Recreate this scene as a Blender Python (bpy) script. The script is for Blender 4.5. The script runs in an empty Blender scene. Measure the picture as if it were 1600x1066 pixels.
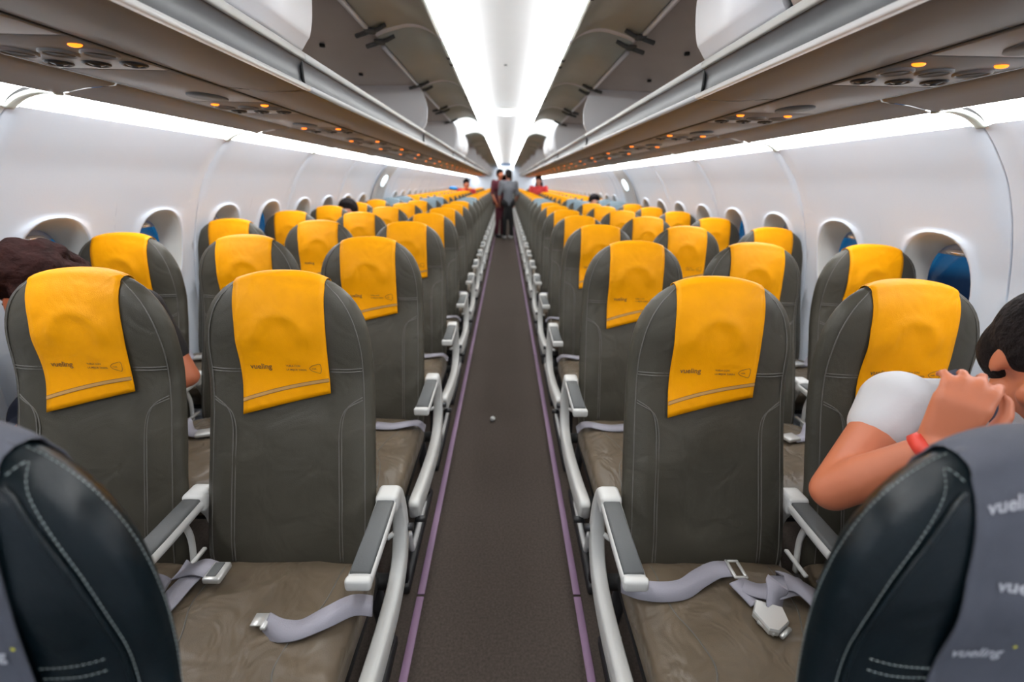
import bpy, bmesh, math, random
from mathutils import Vector, Matrix, noise
random.seed(7)
sc = bpy.context.scene
COL = sc.collection
H = 1.42                                   # eye height above the cabin floor
PITCH = .74                                # seat pitch

# ------------------------------------------------------------------ camera, world, exposure
th, ps, ro = 0.3375, 0.01876, 0.0180
fwd = Vector((math.sin(ps)*math.cos(th), math.cos(ps)*math.cos(th), -math.sin(th)))
r0 = Vector((math.cos(ps), -math.sin(ps), 0)); u0 = r0.cross(fwd)
rt = r0*math.cos(ro)+u0*math.sin(ro); up = -r0*math.sin(ro)+u0*math.cos(ro)
cd = bpy.data.cameras.new('camera'); cam = bpy.data.objects.new('camera', cd); COL.objects.link(cam)
m = Matrix.Identity(4)
for i in range(3):
    m[i][0] = rt[i]; m[i][1] = up[i]; m[i][2] = -fwd[i]
m[0][3], m[1][3], m[2][3] = .0072, 0, H
cam.matrix_world = m
cd.sensor_width = 36; cd.lens = 704.7/1600*36; cd.clip_start = .02
cd.dof.use_dof = True; cd.dof.focus_distance = 1.05; cd.dof.aperture_fstop = 2.2
sc.camera = cam
sc.view_settings.view_transform = 'Standard'; sc.view_settings.look = 'None'
sc.view_settings.gamma = 1; sc.view_settings.use_curve_mapping = False
sc.view_settings.exposure = 0.0
sc.cycles.use_denoising = True
sc.cycles.max_bounces = 7; sc.cycles.diffuse_bounces = 5; sc.cycles.caustics_reflective = False
sc.cycles.sample_clamp_indirect = 4
CEIL_E, COVE_E = 19.0, 12.5                  # strength of the ceiling and sidewall light strips

w = bpy.data.worlds.new('dusk'); sc.world = w; w.use_nodes = True
nt = w.node_tree; nt.nodes.clear()
tc = nt.nodes.new('ShaderNodeTexCoord'); sx = nt.nodes.new('ShaderNodeSeparateXYZ')
rp = nt.nodes.new('ShaderNodeValToRGB'); bg = nt.nodes.new('ShaderNodeBackground'); ow = nt.nodes.new('ShaderNodeOutputWorld')
mr = nt.nodes.new('ShaderNodeMapRange'); mr.inputs[1].default_value = -.4; mr.inputs[2].default_value = .6
nt.links.new(tc.outputs['Generated'], sx.inputs[0]); nt.links.new(sx.outputs[2], mr.inputs[0])
nt.links.new(mr.outputs[0], rp.inputs[0]); nt.links.new(rp.outputs[0], bg.inputs[0]); nt.links.new(bg.outputs[0], ow.inputs[0])
rp.color_ramp.elements[0].position = .20; rp.color_ramp.elements[0].color = (.004, .010, .024, 1)
rp.color_ramp.elements[1].position = .75; rp.color_ramp.elements[1].color = (.004, .03, .12, 1)
for pos, c in ((.27, (.006, .02, .05, 1)), (.29, (.012, .09, .20, 1)), (.42, (.008, .08, .22, 1))):
    e = rp.color_ramp.elements.new(pos); e.color = c

# ------------------------------------------------------------------ materials
def mat(name, col, rough=.5, metal=0, bump=0, bscale=60, var=0, vscale=8, emit=None, es=0, spec=None, sheen=0, detail=4, coord='Object', coat=0):
    mt = bpy.data.materials.new(name); mt.use_nodes = True
    n = mt.node_tree; b = n.nodes['Principled BSDF']
    b.inputs['Base Color'].default_value = (*col, 1); b.inputs['Roughness'].default_value = rough; b.inputs['Metallic'].default_value = metal
    if spec is not None: b.inputs['Specular IOR Level'].default_value = spec
    if sheen: b.inputs['Sheen Weight'].default_value = sheen
    if coat: b.inputs['Coat Weight'].default_value = coat
    if emit: b.inputs['Emission Color'].default_value = (*emit, 1); b.inputs['Emission Strength'].default_value = es
    t = n.nodes.new('ShaderNodeTexCoord')
    if bump:
        z = n.nodes.new('ShaderNodeTexNoise'); z.inputs['Scale'].default_value = bscale; z.inputs['Detail'].default_value = detail
        bp = n.nodes.new('ShaderNodeBump'); bp.inputs['Strength'].default_value = bump; bp.inputs['Distance'].default_value = .01
        n.links.new(t.outputs[coord], z.inputs['Vector']); n.links.new(z.outputs[0], bp.inputs['Height']); n.links.new(bp.outputs[0], b.inputs['Normal'])
    if var:
        z = n.nodes.new('ShaderNodeTexNoise'); z.inputs['Scale'].default_value = vscale; z.inputs['Detail'].default_value = 5
        r = n.nodes.new('ShaderNodeValToRGB')
        r.color_ramp.elements[0].position = .3; r.color_ramp.elements[1].position = .7
        r.color_ramp.elements[0].color = (*[c*(1-var) for c in col], 1); r.color_ramp.elements[1].color = (*[min(1, c*(1+var)) for c in col], 1)
        n.links.new(t.outputs[coord], z.inputs['Vector']); n.links.new(z.outputs[0], r.inputs[0]); n.links.new(r.outputs[0], b.inputs['Base Color'])
    return mt
def leather(name, col, rough=.45, fold=.35, spec=.4):
    mt = mat(name, col, rough, var=.12, vscale=6, spec=spec)
    n = mt.node_tree; b = n.nodes['Principled BSDF']
    t = n.nodes.new('ShaderNodeTexCoord')
    a = n.nodes.new('ShaderNodeTexNoise'); a.inputs['Scale'].default_value = 9; a.inputs['Detail'].default_value = 2; a.inputs['Distortion'].default_value = 1.2
    c = n.nodes.new('ShaderNodeTexVoronoi'); c.inputs['Scale'].default_value = 420
    b1 = n.nodes.new('ShaderNodeBump'); b1.inputs['Strength'].default_value = fold; b1.inputs['Distance'].default_value = .02
    b2 = n.nodes.new('ShaderNodeBump'); b2.inputs['Strength'].default_value = .25; b2.inputs['Distance'].default_value = .0008
    n.links.new(t.outputs['Object'], a.inputs['Vector']); n.links.new(t.outputs['Object'], c.inputs['Vector'])
    n.links.new(a.outputs[0], b1.inputs['Height']); n.links.new(c.outputs[0], b2.inputs['Height'])
    n.links.new(b1.outputs[0], b2.inputs['Normal']); n.links.new(b2.outputs[0], b.inputs['Normal'])
    return mt
M = dict(
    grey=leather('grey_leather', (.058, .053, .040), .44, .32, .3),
    seat=leather('grey_leather_lit', (.120, .092, .062), .38, .8),  # same leather as the backrests, the cushions' lit browner look put into the colour
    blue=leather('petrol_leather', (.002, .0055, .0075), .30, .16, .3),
    yellow=leather('yellow_leatherette', (.84, .335, .0008), .48, .24, .14),
    greycover=mat('grey_cloth', (.062, .066, .085), .8, bump=.15, bscale=500, var=.1, vscale=30),
    pipe=mat('piping', (.115, .108, .095), .5),
    stitch=mat('stitch_thread', (.30, .345, .34), .7),
    white=mat('white_plastic', (.66, .66, .64), .35, var=.03, vscale=3),
    pad=mat('armrest_pad', (.10, .105, .105), .6, bump=.1, bscale=300),
    dark=mat('dark_metal', (.03, .03, .032), .45, .3),
    black=mat('black', (.01, .01, .01), .6),
    metal=mat('buckle_metal', (.62, .62, .60), .3, .45),
    belt=mat('belt_webbing', (.34, .33, .38), .75, bump=.3, bscale=700),
    ink=mat('brown_ink', (.16, .08, .02), .7),
    inkband=mat('tan_band', (.50, .27, .08), .7),
    gloss=mat('gloss_white', (.95, .95, .95), .18, .75),
    infill_e=mat('infill_added_glow', (.9, .9, .9), .5, emit=(.95, 1, 1), es=1.3),  # added glow for the white infill by the exit, not a lamp
    greyblue=mat('grey_blue_cloth', (.20, .27, .31), .8),
    inkwhite=mat('white_print', (.42, .42, .46), .7),
    inkyellow=mat('yellow_print', (.6, .55, .05), .7),
    carpet=mat('carpet', (.100, .080, .068), .95, bump=.6, bscale=900, var=.22, vscale=120, spec=.1),
    strip=mat('floor_path_strip', (.34, .21, .34), .5, var=.06, vscale=5),
    wall=mat('sidewall', (.73, .80, .895), .42, var=.015, vscale=2, bump=.03, bscale=150),
    reveal=mat('window_reveal', (.72, .73, .71), .4, var=.01),
    shade=mat('window_shade', (.50, .50, .50), .5, bump=.02, bscale=50),
    ceiling=mat('ceiling_white', (.80, .81, .83), .5, var=.01),
    bin=mat('bin_grey', (.155, .148, .14), .5, bump=.04, bscale=200, var=.03),
    binin=mat('bin_interior', (.55, .50, .47), .6, var=.04, vscale=4),
    door_in=mat('door_inner_grey', (.52, .55, .50), .55, var=.03),
    door_out=mat('door_white', (.86, .86, .90), .4, var=.01),
    door_warm=mat('door_warm', (.55, .45, .40), .5, var=.03),
    band=mat('handle_band', (.030, .031, .036), .4, var=.05),
    rail=mat('rail_light', (.62, .62, .62), .3),
    psu=mat('psu_grey', (.21, .206, .20), .45, var=.02),
    lens=mat('lens_dark', (.05, .045, .04), .2),
    vent=mat('vent_black', (.02, .02, .02), .35),
    seam=mat('seam_black', (.008, .008, .008), .7),
    amber=mat('amber_light', (.8, .3, .02), .4, emit=(1, .20, .010), es=2.6),
    ceil_e=mat('ceiling_strip_light', (.9, .9, .9), .5, emit=(.985, 1, .99), es=CEIL_E),
    cove_e=mat('cove_strip_light', (.9, .9, .9), .5, emit=(.97, .98, 1), es=COVE_E),
    lamp_e=mat('round_lamp', (.9, .9, .9), .5, emit=(.80, .95, 1), es=4),
    port_e=mat('porthole_lit', (.9, .95, 1), .5, emit=(.75, .93, 1), es=1.6),
    skin=mat('skin', (.50, .155, .075), .5, var=.06, vscale=12),
    skin2=mat('skin_tan', (.45, .19, .13), .5, var=.06, vscale=12),
    hair=mat('dark_hair', (.010, .007, .007), .8, spec=.15, bump=1, bscale=70, var=.4, vscale=40),
    hairb=mat('brown_hair', (.022, .008, .007), .85, spec=.12, bump=1, bscale=60, var=.4, vscale=30),
    tee=mat('white_cotton', (.60, .60, .62), .85, bump=.2, bscale=25),
    blackcloth=mat('black_cotton', (.012, .012, .014), .85, bump=.2, bscale=30),
    maroon=mat('maroon_cloth', (.10, .012, .025), .8, bump=.2, bscale=30),
    greycloth=mat('grey_shirt', (.13, .14, .16), .8, bump=.2, bscale=30),
    redcloth=mat('red_cloth', (.5, .03, .03), .8, bump=.2, bscale=30),
    jeans=mat('dark_jeans', (.03, .035, .06), .85),
    bluecloth=mat('blue_cloth', (.01, .18, .45), .7, bump=.2, bscale=30),
    red=mat('red_band', (.65, .05, .03), .5),
    eye=mat('eye', (.6, .6, .6), .2), lip=mat('lip', (.4, .12, .1), .5),
)
g = bpy.data.materials.new('window_glass'); g.use_nodes = True; n = g.node_tree; n.nodes.clear()
a = n.nodes.new('ShaderNodeBsdfTransparent'); a.inputs[0].default_value = (.85, .92, .97, 1); b = n.nodes.new('ShaderNodeBsdfGlossy'); b.inputs['Roughness'].default_value = .08
mx = n.nodes.new('ShaderNodeMixShader'); mx.inputs[0].default_value = .07; o = n.nodes.new('ShaderNodeOutputMaterial')
n.links.new(a.outputs[0], mx.inputs[1]); n.links.new(b.outputs[0], mx.inputs[2]); n.links.new(mx.outputs[0], o.inputs[0]); M['glass'] = g

# ------------------------------------------------------------------ helpers
def tag(o, label=None, cat=None, group=None, kind=None):
    if label: o['label'] = label
    if cat: o['category'] = cat
    if group: o['group'] = group
    if kind: o['kind'] = kind
    return o
def empty(name, loc=(0, 0, 0), parent=None):
    o = bpy.data.objects.new(name, None); COL.objects.link(o); o.location = loc; o.empty_display_size = .05
    if parent: o.parent = parent
    return o
def put(name, me, parent=None, loc=None):
    o = bpy.data.objects.new(name, me); COL.objects.link(o)
    if parent: o.parent = parent
    if loc: o.location = loc
    return o
def mesh(name, bm, mt, smooth=True):
    bmesh.ops.recalc_face_normals(bm, faces=bm.faces)
    me = bpy.data.meshes.new(name); bm.to_mesh(me); bm.free()
    me.materials.append(M[mt] if isinstance(mt, str) else mt)
    if smooth:
        for p in me.polygons: p.use_smooth = True
    return me
def obj(name, bm, mt, parent=None, smooth=True, loc=None): return put(name, mesh(name, bm, mt, smooth), parent, loc)
def BM(): return bmesh.new()
def loft(bm, rings, closed=True, cap=True, flip=False):
    R = [[bm.verts.new(p) for p in r] for r in rings]
    n = len(R[0])
    for a, b in zip(R, R[1:]):
        for i in range(n if closed else n-1):
            j = (i+1) % n
            try: bm.faces.new((a[i], a[j], b[j], b[i]))
            except ValueError: pass
    if cap and closed:
        bm.faces.new(R[0][::-1]); bm.faces.new(R[-1])
    return R
def grid(bm, rows): return loft(bm, rows, closed=False, cap=False)
def sup(n, a, b, k):
    """superellipse points"""
    out = []
    for i in range(n):
        t = 2*math.pi*i/n; c, s = math.cos(t), math.sin(t)
        out.append((a*math.copysign(abs(c)**(2/k), c), b*math.copysign(abs(s)**(2/k), s)))
    return out
def smoothpath(pts, sub=6):
    P = [Vector(p) for p in pts]; out = []
    for i in range(len(P)-1):
        p0 = P[max(i-1, 0)]; p1 = P[i]; p2 = P[i+1]; p3 = P[min(i+2, len(P)-1)]
        for k in range(sub):
            t = k/sub
            out.append(.5*((2*p1)+(-p0+p2)*t+(2*p0-5*p1+4*p2-p3)*t*t+(-p0+3*p1-3*p2+p3)*t**3))
    out.append(P[-1]); return out
def sweep(bm, path, w_, h_, side=(1, 0, 0), k=4, n=12, scale=None):
    """superellipse section, width along side, thickness across"""
    P = [Vector(p) for p in path]; rings = []
    for i, p in enumerate(P):
        t = (P[min(i+1, len(P)-1)]-P[max(i-1, 0)]).normalized()
        s = Vector(side[i] if isinstance(side[0], (tuple, Vector)) else side); s = (s-t*s.dot(t)).normalized(); u = t.cross(s)
        f = scale[i] if scale else 1
        rings.append([p+s*x+u*y for x, y in sup(n, w_/2*f, h_/2*f, k)])
    loft(bm, rings)
def tube(bm, path, r, n=8): 
    P = [Vector(p) for p in path]
    t = (P[-1]-P[0]).normalized(); s = Vector((1, 0, 0)) if abs(t.x) < .8 else Vector((0, 0, 1))
    sweep(bm, P, 2*r, 2*r, tuple(s), 2, n)
def box(bm, c, s, bev=0, seg=2, rot=None):
    r = bmesh.ops.create_cube(bm, size=1); v = r['verts']
    bmesh.ops.scale(bm, vec=s, verts=v)
    if bev:
        e = list({e for q in v for e in q.link_edges})
        rr = bmesh.ops.bevel(bm, geom=e, offset=bev, segments=seg, profile=.5, affect='EDGES')
        v = list({q for f in rr['faces'] for q in f.verts} | set(q for q in v if q.is_valid))
    if rot: bmesh.ops.rotate(bm, cent=(0, 0, 0), matrix=rot, verts=v)
    bmesh.ops.translate(bm, vec=c, verts=v)
def ball(bm, c, r, s=(1, 1, 1), seg=16, rot=None):
    q = bmesh.ops.create_uvsphere(bm, u_segments=seg, v_segments=max(6, seg//2+2), radius=r)['verts']
    bmesh.ops.scale(bm, vec=s, verts=q)
    if rot: bmesh.ops.rotate(bm, cent=(0, 0, 0), matrix=rot, verts=q)
    bmesh.ops.translate(bm, vec=c, verts=q)
def disc(bm, c, r, t, axis='Z', seg=20, r2=None, s=(1, 1, 1)):
    q = bmesh.ops.create_cone(bm, cap_ends=True, segments=seg, radius1=r, radius2=r if r2 is None else r2, depth=t)['verts']
    bmesh.ops.scale(bm, vec=s, verts=q)
    if axis == 'X': bmesh.ops.rotate(bm, cent=(0, 0, 0), matrix=Matrix.Rotation(math.pi/2, 3, 'Y'), verts=q)
    if axis == 'Y': bmesh.ops.rotate(bm, cent=(0, 0, 0), matrix=Matrix.Rotation(math.pi/2, 3, 'X'), verts=q)
    bmesh.ops.translate(bm, vec=c, verts=q)
def ribbon(bm, pts, wid, th_=.0022, sub=5):
    """pts: (centre, width direction)"""
    C = smoothpath([p[0] for p in pts], sub); W = smoothpath([p[1] for p in pts], sub); rings = []
    for i, c in enumerate(C):
        t = (C[min(i+1, len(C)-1)]-C[max(i-1, 0)]).normalized(); s = W[i]; s = (s-t*s.dot(t)).normalized(); u = t.cross(s)
        rings.append([c+s*wid/2+u*th_, c-s*wid/2+u*th_, c-s*wid/2-u*th_, c+s*wid/2-u*th_])
    loft(bm, rings)
def text_faces(txt, size, bold=0):
    cu = bpy.data.curves.new('txt', 'FONT'); cu.body = txt; cu.size = size; cu.offset = bold; cu.resolution_u = 3
    ob = bpy.data.objects.new('txt', cu); COL.objects.link(ob)
    dg = bpy.context.evaluated_depsgraph_get(); me = bpy.data.meshes.new_from_object(ob.evaluated_get(dg))
    V = [(v.co.x, v.co.y) for v in me.vertices]; F = [tuple(p.vertices) for p in me.polygons]
    bpy.data.objects.remove(ob); bpy.data.curves.remove(cu); bpy.data.meshes.remove(me)
    return V, F

# ------------------------------------------------------------------ setting: floor
bm = BM()
grid(bm, [[(x, y, 0) for x in (-1.62, -.8, 0, .8, 1.62)] for y in [-1.3+i*1.1 for i in range(21)]])
tag(obj('floor', bm, 'carpet'), 'dark brown grey carpet along the cabin floor', kind='structure')
for s in (-1, 1):
    bm = BM(); 
    for k in range(9):
        box(bm, (s*.284, -1.2+1.22+k*2.44, .003), (.026, 2.43, .006), .002, 1)
    tag(obj('trim_%d' % (1 if s < 0 else 2), bm, 'strip'), ('left' if s < 0 else 'right')+' purple path strip along the aisle carpet', kind='structure')

# sidewalls: profile (x, z)
PROF = [(1.40, 1.604), (1.45, 1.558), (1.515, 1.481), (1.556, 1.419), (1.602, 1.324), (1.639, 1.225), (1.669, 1.12), (1.686, 1.05),
        (1.708, .93), (1.722, .80), (1.73, .65), (1.725, .45), (1.69, .22), (1.62, .0)]
def px(z):
    for (x0, z0), (x1, z1) in zip(PROF, PROF[1:]):
        if z1 <= z <= z0:
            t = (z0-z)/(z0-z1); return x0+(x1-x0)*t
    return PROF[0][0] if z > 1.6 else PROF[-1][0]
# smooth lookup
_zs = [p[1] for p in PROF]
_sm = smoothpath([(p[0], 0, p[1]) for p in PROF], 8)
def pxs(z):
    for a_, b_ in zip(_sm, _sm[1:]):
        if b_.z <= z <= a_.z:
            t = (a_.z-z)/max(1e-9, a_.z-b_.z); return a_.x+(b_.x-a_.x)*t
    return px(z)
WZ, WA, WB = 1.065, .152, .205               # window centre height, rim half width and half height
SEAM0, PL = 1.442-1.066*3, 1.066
def window_cell(bm, s, yc):
    N = 40; zt, zb = WZ+.25, WZ-.25; hw = PL/4
    def P(y, z, dep=0):
        return (s*(pxs(z)+dep), yc+y, z)
    rings = []
    for t in (1, .75, .5, .28, .16, .08, .03, 0):
        r = []
        for i in range(N):
            a = 2*math.pi*i/N; c, q = math.cos(a), math.sin(a)
            ey = WA*math.copysign(abs(c)**(2/2.4), c); ez = WB*math.copysign(abs(q)**(2/2.4), q)
            k = 1/max(abs(c), abs(q)); sy, sz = c*k*(hw-.004), q*k*.25
            r.append(P(ey+(sy-ey)*t, WZ+ez+(sz-ez)*t, -.012*math.exp(-((t-.05)/.10)**2)))
        rings.append(r)
    loft(bm, rings, True, False)
def reveal_ring(s, yc):
    bm = BM(); N = 40; rings = []
    for f, dep in ((1.0, -.0095), (.975, -.006), (.945, .006), (.90, .024), (.86, .042), (.82, .058), (.80, .070), (.79, .078)):
        r = []
        for i in range(N):
            a = 2*math.pi*i/N; c, q = math.cos(a), math.sin(a)
            y = WA*f*math.copysign(abs(c)**(2/2.4), c); z = WZ+WB*f*math.copysign(abs(q)**(2/2.4), q)
            r.append((s*(pxs(z)*(1-min(1, max(0, dep)*12))+min(1, max(0, dep)*12)*(pxs(WZ)-.15*(z-WZ))+dep), yc+y, z))
        rings.append(r)
    loft(bm, rings, True, False); return bm
wn = 0
for s in (-1, 1):
    side = 'left' if s < 0 else 'right'
    W = tag(empty('wall_'+side, (0, 0, 0)), side+' curved white cabin sidewall', kind='structure')
    for k in range(22):
        y0 = SEAM0+k*PL
        if y0 > 20: break
        bm = BM(); 
        door = k == 7 or False
        cot = [(PL/4-.004)*math.cos(a_)/math.sin(a_) for a_ in [math.radians(135-9*i) for i in range(11)]]
        ys = [y0+.002]+[y0+PL*.25+c_ for c_ in cot]+[y0+PL*.75+c_ for c_ in cot]+[y0+PL-.002]
        off = [.014]+[0]*22+[.014]
        zt_ = [1.604-.02*i for i in range(15)]; zt_ = [z for z in zt_ if z > WZ+.25]+[WZ+.25]
        grid(bm, [[(s*(pxs(z)+o_), y, z) for y, o_ in zip(ys, off)] for z in zt_])
        zl = [WZ-.25-(WZ-.25)*i/12 for i in range(13)]
        grid(bm, [[(s*(pxs(z)+o_), y, z) for y, o_ in zip(ys, off)] for z in zl])
        if door:
            grid(bm, [[(s*(pxs(z)+o_), y, z) for y, o_ in zip(ys, off)] for z in [WZ+.25-.5*i/10 for i in range(11)]])
        else:
            window_cell(bm, s, y0+PL/4); window_cell(bm, s, y0+PL*3/4)
            for a_, b_, oa, ob in ((y0+.002, y0+.004, .014, 0), (y0+PL/2-.004, y0+PL/2+.004, 0, 0), (y0+PL-.004, y0+PL-.002, 0, .014)):
                grid(bm, [[(s*(pxs(z)+oa), a_, z), (s*(pxs(z)+ob), b_, z)] for z in [WZ+.25-.5*i/10 for i in range(11)]])
        bmesh.ops.remove_doubles(bm, verts=bm.verts, dist=.0008)
        obj('sidewall_panel', bm, 'wall', W)
        bm = BM(); grid(bm, [[(s*(pxs(z)+.012), y0+d_, z) for d_ in (-.012, .012)] for z in [1.6-.05*i for i in range(32)]+[0]])
        obj('panel_joint', bm, 'seam', W)
        if not door:
            for q in (.25, .75):
                if y0+PL*q < 1.2: continue
                wn += 1; yc = y0+PL*q; X = pxs(WZ)+.078
                E = tag(empty('window_%d' % wn, (s*X, yc, WZ)), 'cabin window number %d of the %s sidewall counted from the camera' % (0, side), 'window', kind='structure')
                E['label'] = 'oval cabin window with half raised shade, %s wall, %s from the camera' % (side, ['first', 'second', 'third', 'fourth', 'fifth', 'sixth', 'seventh', 'eighth', 'ninth', 'tenth', 'eleventh', 'twelfth'][int(round((yc-1.7)/.533))] if yc < 7.7 else 'far one near row %d' % int((yc-.145)/PITCH))
                def W2(nm, bm_, mt, sm=True):
                    bmesh.ops.translate(bm_, vec=(-s*X, -yc, -WZ), verts=bm_.verts); return obj(nm, bm_, mt, E, sm)
                W2('frame', reveal_ring(s, yc), 'reveal')
                bm = BM(); N = 32
                r = [(s*X, yc+.80*WA*math.copysign(abs(math.cos(a))**(2/2.4), math.cos(a)), WZ+.80*WB*math.copysign(abs(math.sin(a))**(2/2.4), math.sin(a))) for a in [2*math.pi*i/N for i in range(N)]]
                loft(bm, [r, [(x+s*.004, y, z) for x, y, z in r]])
                W2('pane', bm, 'glass', False)
                bm = BM(); zsh = WZ+.118
                grid(bm, [[(s*(X-.012), yc+t*.81*WA*(max(0, 1-((z-WZ)/(.83*WB))**2.4))**(1/2.4), z) for t in (-1, -.6, -.2, .2, .6, 1)] for z in [zsh+(.82*WB-.118)*i/5 for i in range(6)]])
                W2('shade', bm, 'shade')
                bm = BM(); ball(bm, (s*(X-.032), yc, zsh+.014), .045, (.45, 1, .28), 20)
                W2('shade_handle', bm, 'gloss')
# outer skin between the windows' reveals and the dark outside, only a floor level seal
# ceiling dome, strip lights
Y0, Y1 = -1.2, 20.6
ys = [Y0+(Y1-Y0)*i/20 for i in range(21)]
bm = BM()
for s in (-1, 1):
    grid(bm, [[(s*x, y, z) for x, z in ((.70, 2.10), (.60, 2.115), (.31, 2.115), (.306, 2.05))] for y in ys])
    grid(bm, [[(s*x, y, z) for x, z in ((.306, 2.05), (.300, 2.10), (.280, 2.135), (.24, 2.165), (.19, 2.183), (.13, 2.193), (.06, 2.198), (0, 2.20))] for y in ys])
bmesh.ops.remove_doubles(bm, verts=bm.verts, dist=.0005)
tag(obj('ceiling', bm, 'ceiling'), 'smooth white ceiling panel over the aisle', kind='structure')
Lw = ['first', 'second', 'third', 'fourth', 'fifth', 'sixth', 'seventh', 'eighth', 'ninth', 'tenth', 'eleventh', 'twelfth', 'thirteenth', 'fourteenth', 'fifteenth', 'sixteenth', 'seventeenth', 'eighteenth', 'nineteenth', 'twentieth', 'twenty-first', 'twenty-second', 'twenty-third', 'twenty-fourth', 'twenty-fifth', 'twenty-sixth', 'twenty-seventh', 'twenty-eighth']
for s in (-1, 1):
    side = 'left' if s < 0 else 'right'
    for k in range(10):
        y0 = Y0+k*2.18; bm = BM()
        pr = [(.303, 2.048), (.298, 2.056), (.283, 2.066), (.262, 2.072), (.246, 2.074)]
        grid(bm, [[(s*x, y, z) for x, z in pr] for y in (y0+.003, y0+1.09, y0+2.177)])
        o = obj('ceiling_light_strip', bm, 'ceil_e')
        tag(o, 'bright white ceiling light strip, %s length along the %s aisle edge' % (Lw[k], side), 'light', 'ceiling light strips along the aisle')
bm = BM(); ball(bm, (0, 0, 0), .17, (1, 1, .33), 24); t = tag(empty('ceiling_lamp', (-.005, 5.66, 2.192)), 'round bluish ceiling lamp over the middle of the aisle', 'lamp')
obj('diffuser', bm, 'lamp_e', t)
bm = BM()
loft(bm, [[(r_*math.cos(a), r_*math.sin(a), z_) for a in [2*math.pi*i/28 for i in range(28)]] for r_, z_ in ((.165, .01), (.165, -.012), (.185, -.008), (.185, .015))], True, False)
obj('trim_ring', bm, 'white', t)
bm = BM(); disc(bm, (-.004, 3.62, 2.198), .012, .01)
tag(obj('ceiling_sensor', bm, 'lens'), 'small dark sensor dot in the white ceiling', 'sensor')

# side ceiling: outer panels and cove lights
for s in (-1, 1):
    side = 'left' if s < 0 else 'right'
    for k in range(21):
        y0 = SEAM0+k*PL
        if y0 < -1.9: continue
        if y0 > 19.6: break
        c = tag(empty('cove_light', (s*1.33, y0+PL/2, 1.63)), 'white %s sidewall cove light, %s unit counted from the camera' % (side, Lw[k]), 'light', side+' cove lights above the windows')
        pr = smoothpath([(1.252, 0, 1.634), (1.275, 0, 1.648), (1.325, 0, 1.652), (1.375, 0, 1.630), (1.402, 0, 1.604)], 4)
        bm = BM(); a_, b_ = y0+.016, y0+PL-.016
        grid(bm, [[(s*(q.x-1.33), y-(y0+PL/2), q.z-1.63-.004*(1 if j in (0, 4) else 0)) for q in pr] for j, y in enumerate((a_, a_+.02, (a_+b_)/2, b_-.02, b_))])
        obj('diffuser', bm, 'cove_e', c)
        bm = BM()
        rr = smoothpath([(1.25, 0, 1.636), (1.30, 0, 1.64), (1.36, 0, 1.625), (1.405, 0, 1.598)], 4)
        sweep(bm, [(s*(q.x-1.33), -PL/2, q.z-1.63) for q in rr], .030, .012, (0, 1, 0), 4, 8)
        obj('end_bracket', bm, 'door_in', c)


# ------------------------------------------------------------------ overhead bins
BINP = [(.560, 1.668), (.60, 1.660), (.68, 1.657), (.745, 1.662), (.808, 1.667)]
def arc_open(): return [(.585, 2.042), (.555, 2.058), (.507, 2.072), (.455, 2.084), (.406, 2.086), (.355, 2.075), (.315, 2.054), (.288, 2.030)]
def arc_closed(): return [(.572, 1.760), (.553, 1.785), (.543, 1.80), (.532, 1.845), (.528, 1.905), (.536, 1.96), (.556, 2.01), (.585, 2.045)]
def plate(bm, prof, s, ya, yb, t, sub=4, up_=1):
    P = smoothpath([(x, 0, z) for x, z in prof], sub); A = []; B = []
    for i, p in enumerate(P):
        d = (P[min(i+1, len(P)-1)]-P[max(i-1, 0)]).normalized(); n_ = Vector((d.z, 0, -d.x))*up_
        A.append(p); B.append(p+n_*t)
    ring = A+B[::-1]
    loft(bm, [[(s*q.x, y, q.z) for q in ring] for y in (ya, yb)])
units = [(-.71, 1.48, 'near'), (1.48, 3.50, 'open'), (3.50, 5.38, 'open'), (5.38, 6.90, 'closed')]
SPLIT = {1: .87, 2: 1.03}
y = 6.90
while y < 19: units.append((y, y+2.19, 'open')); y += 2.19
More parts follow.
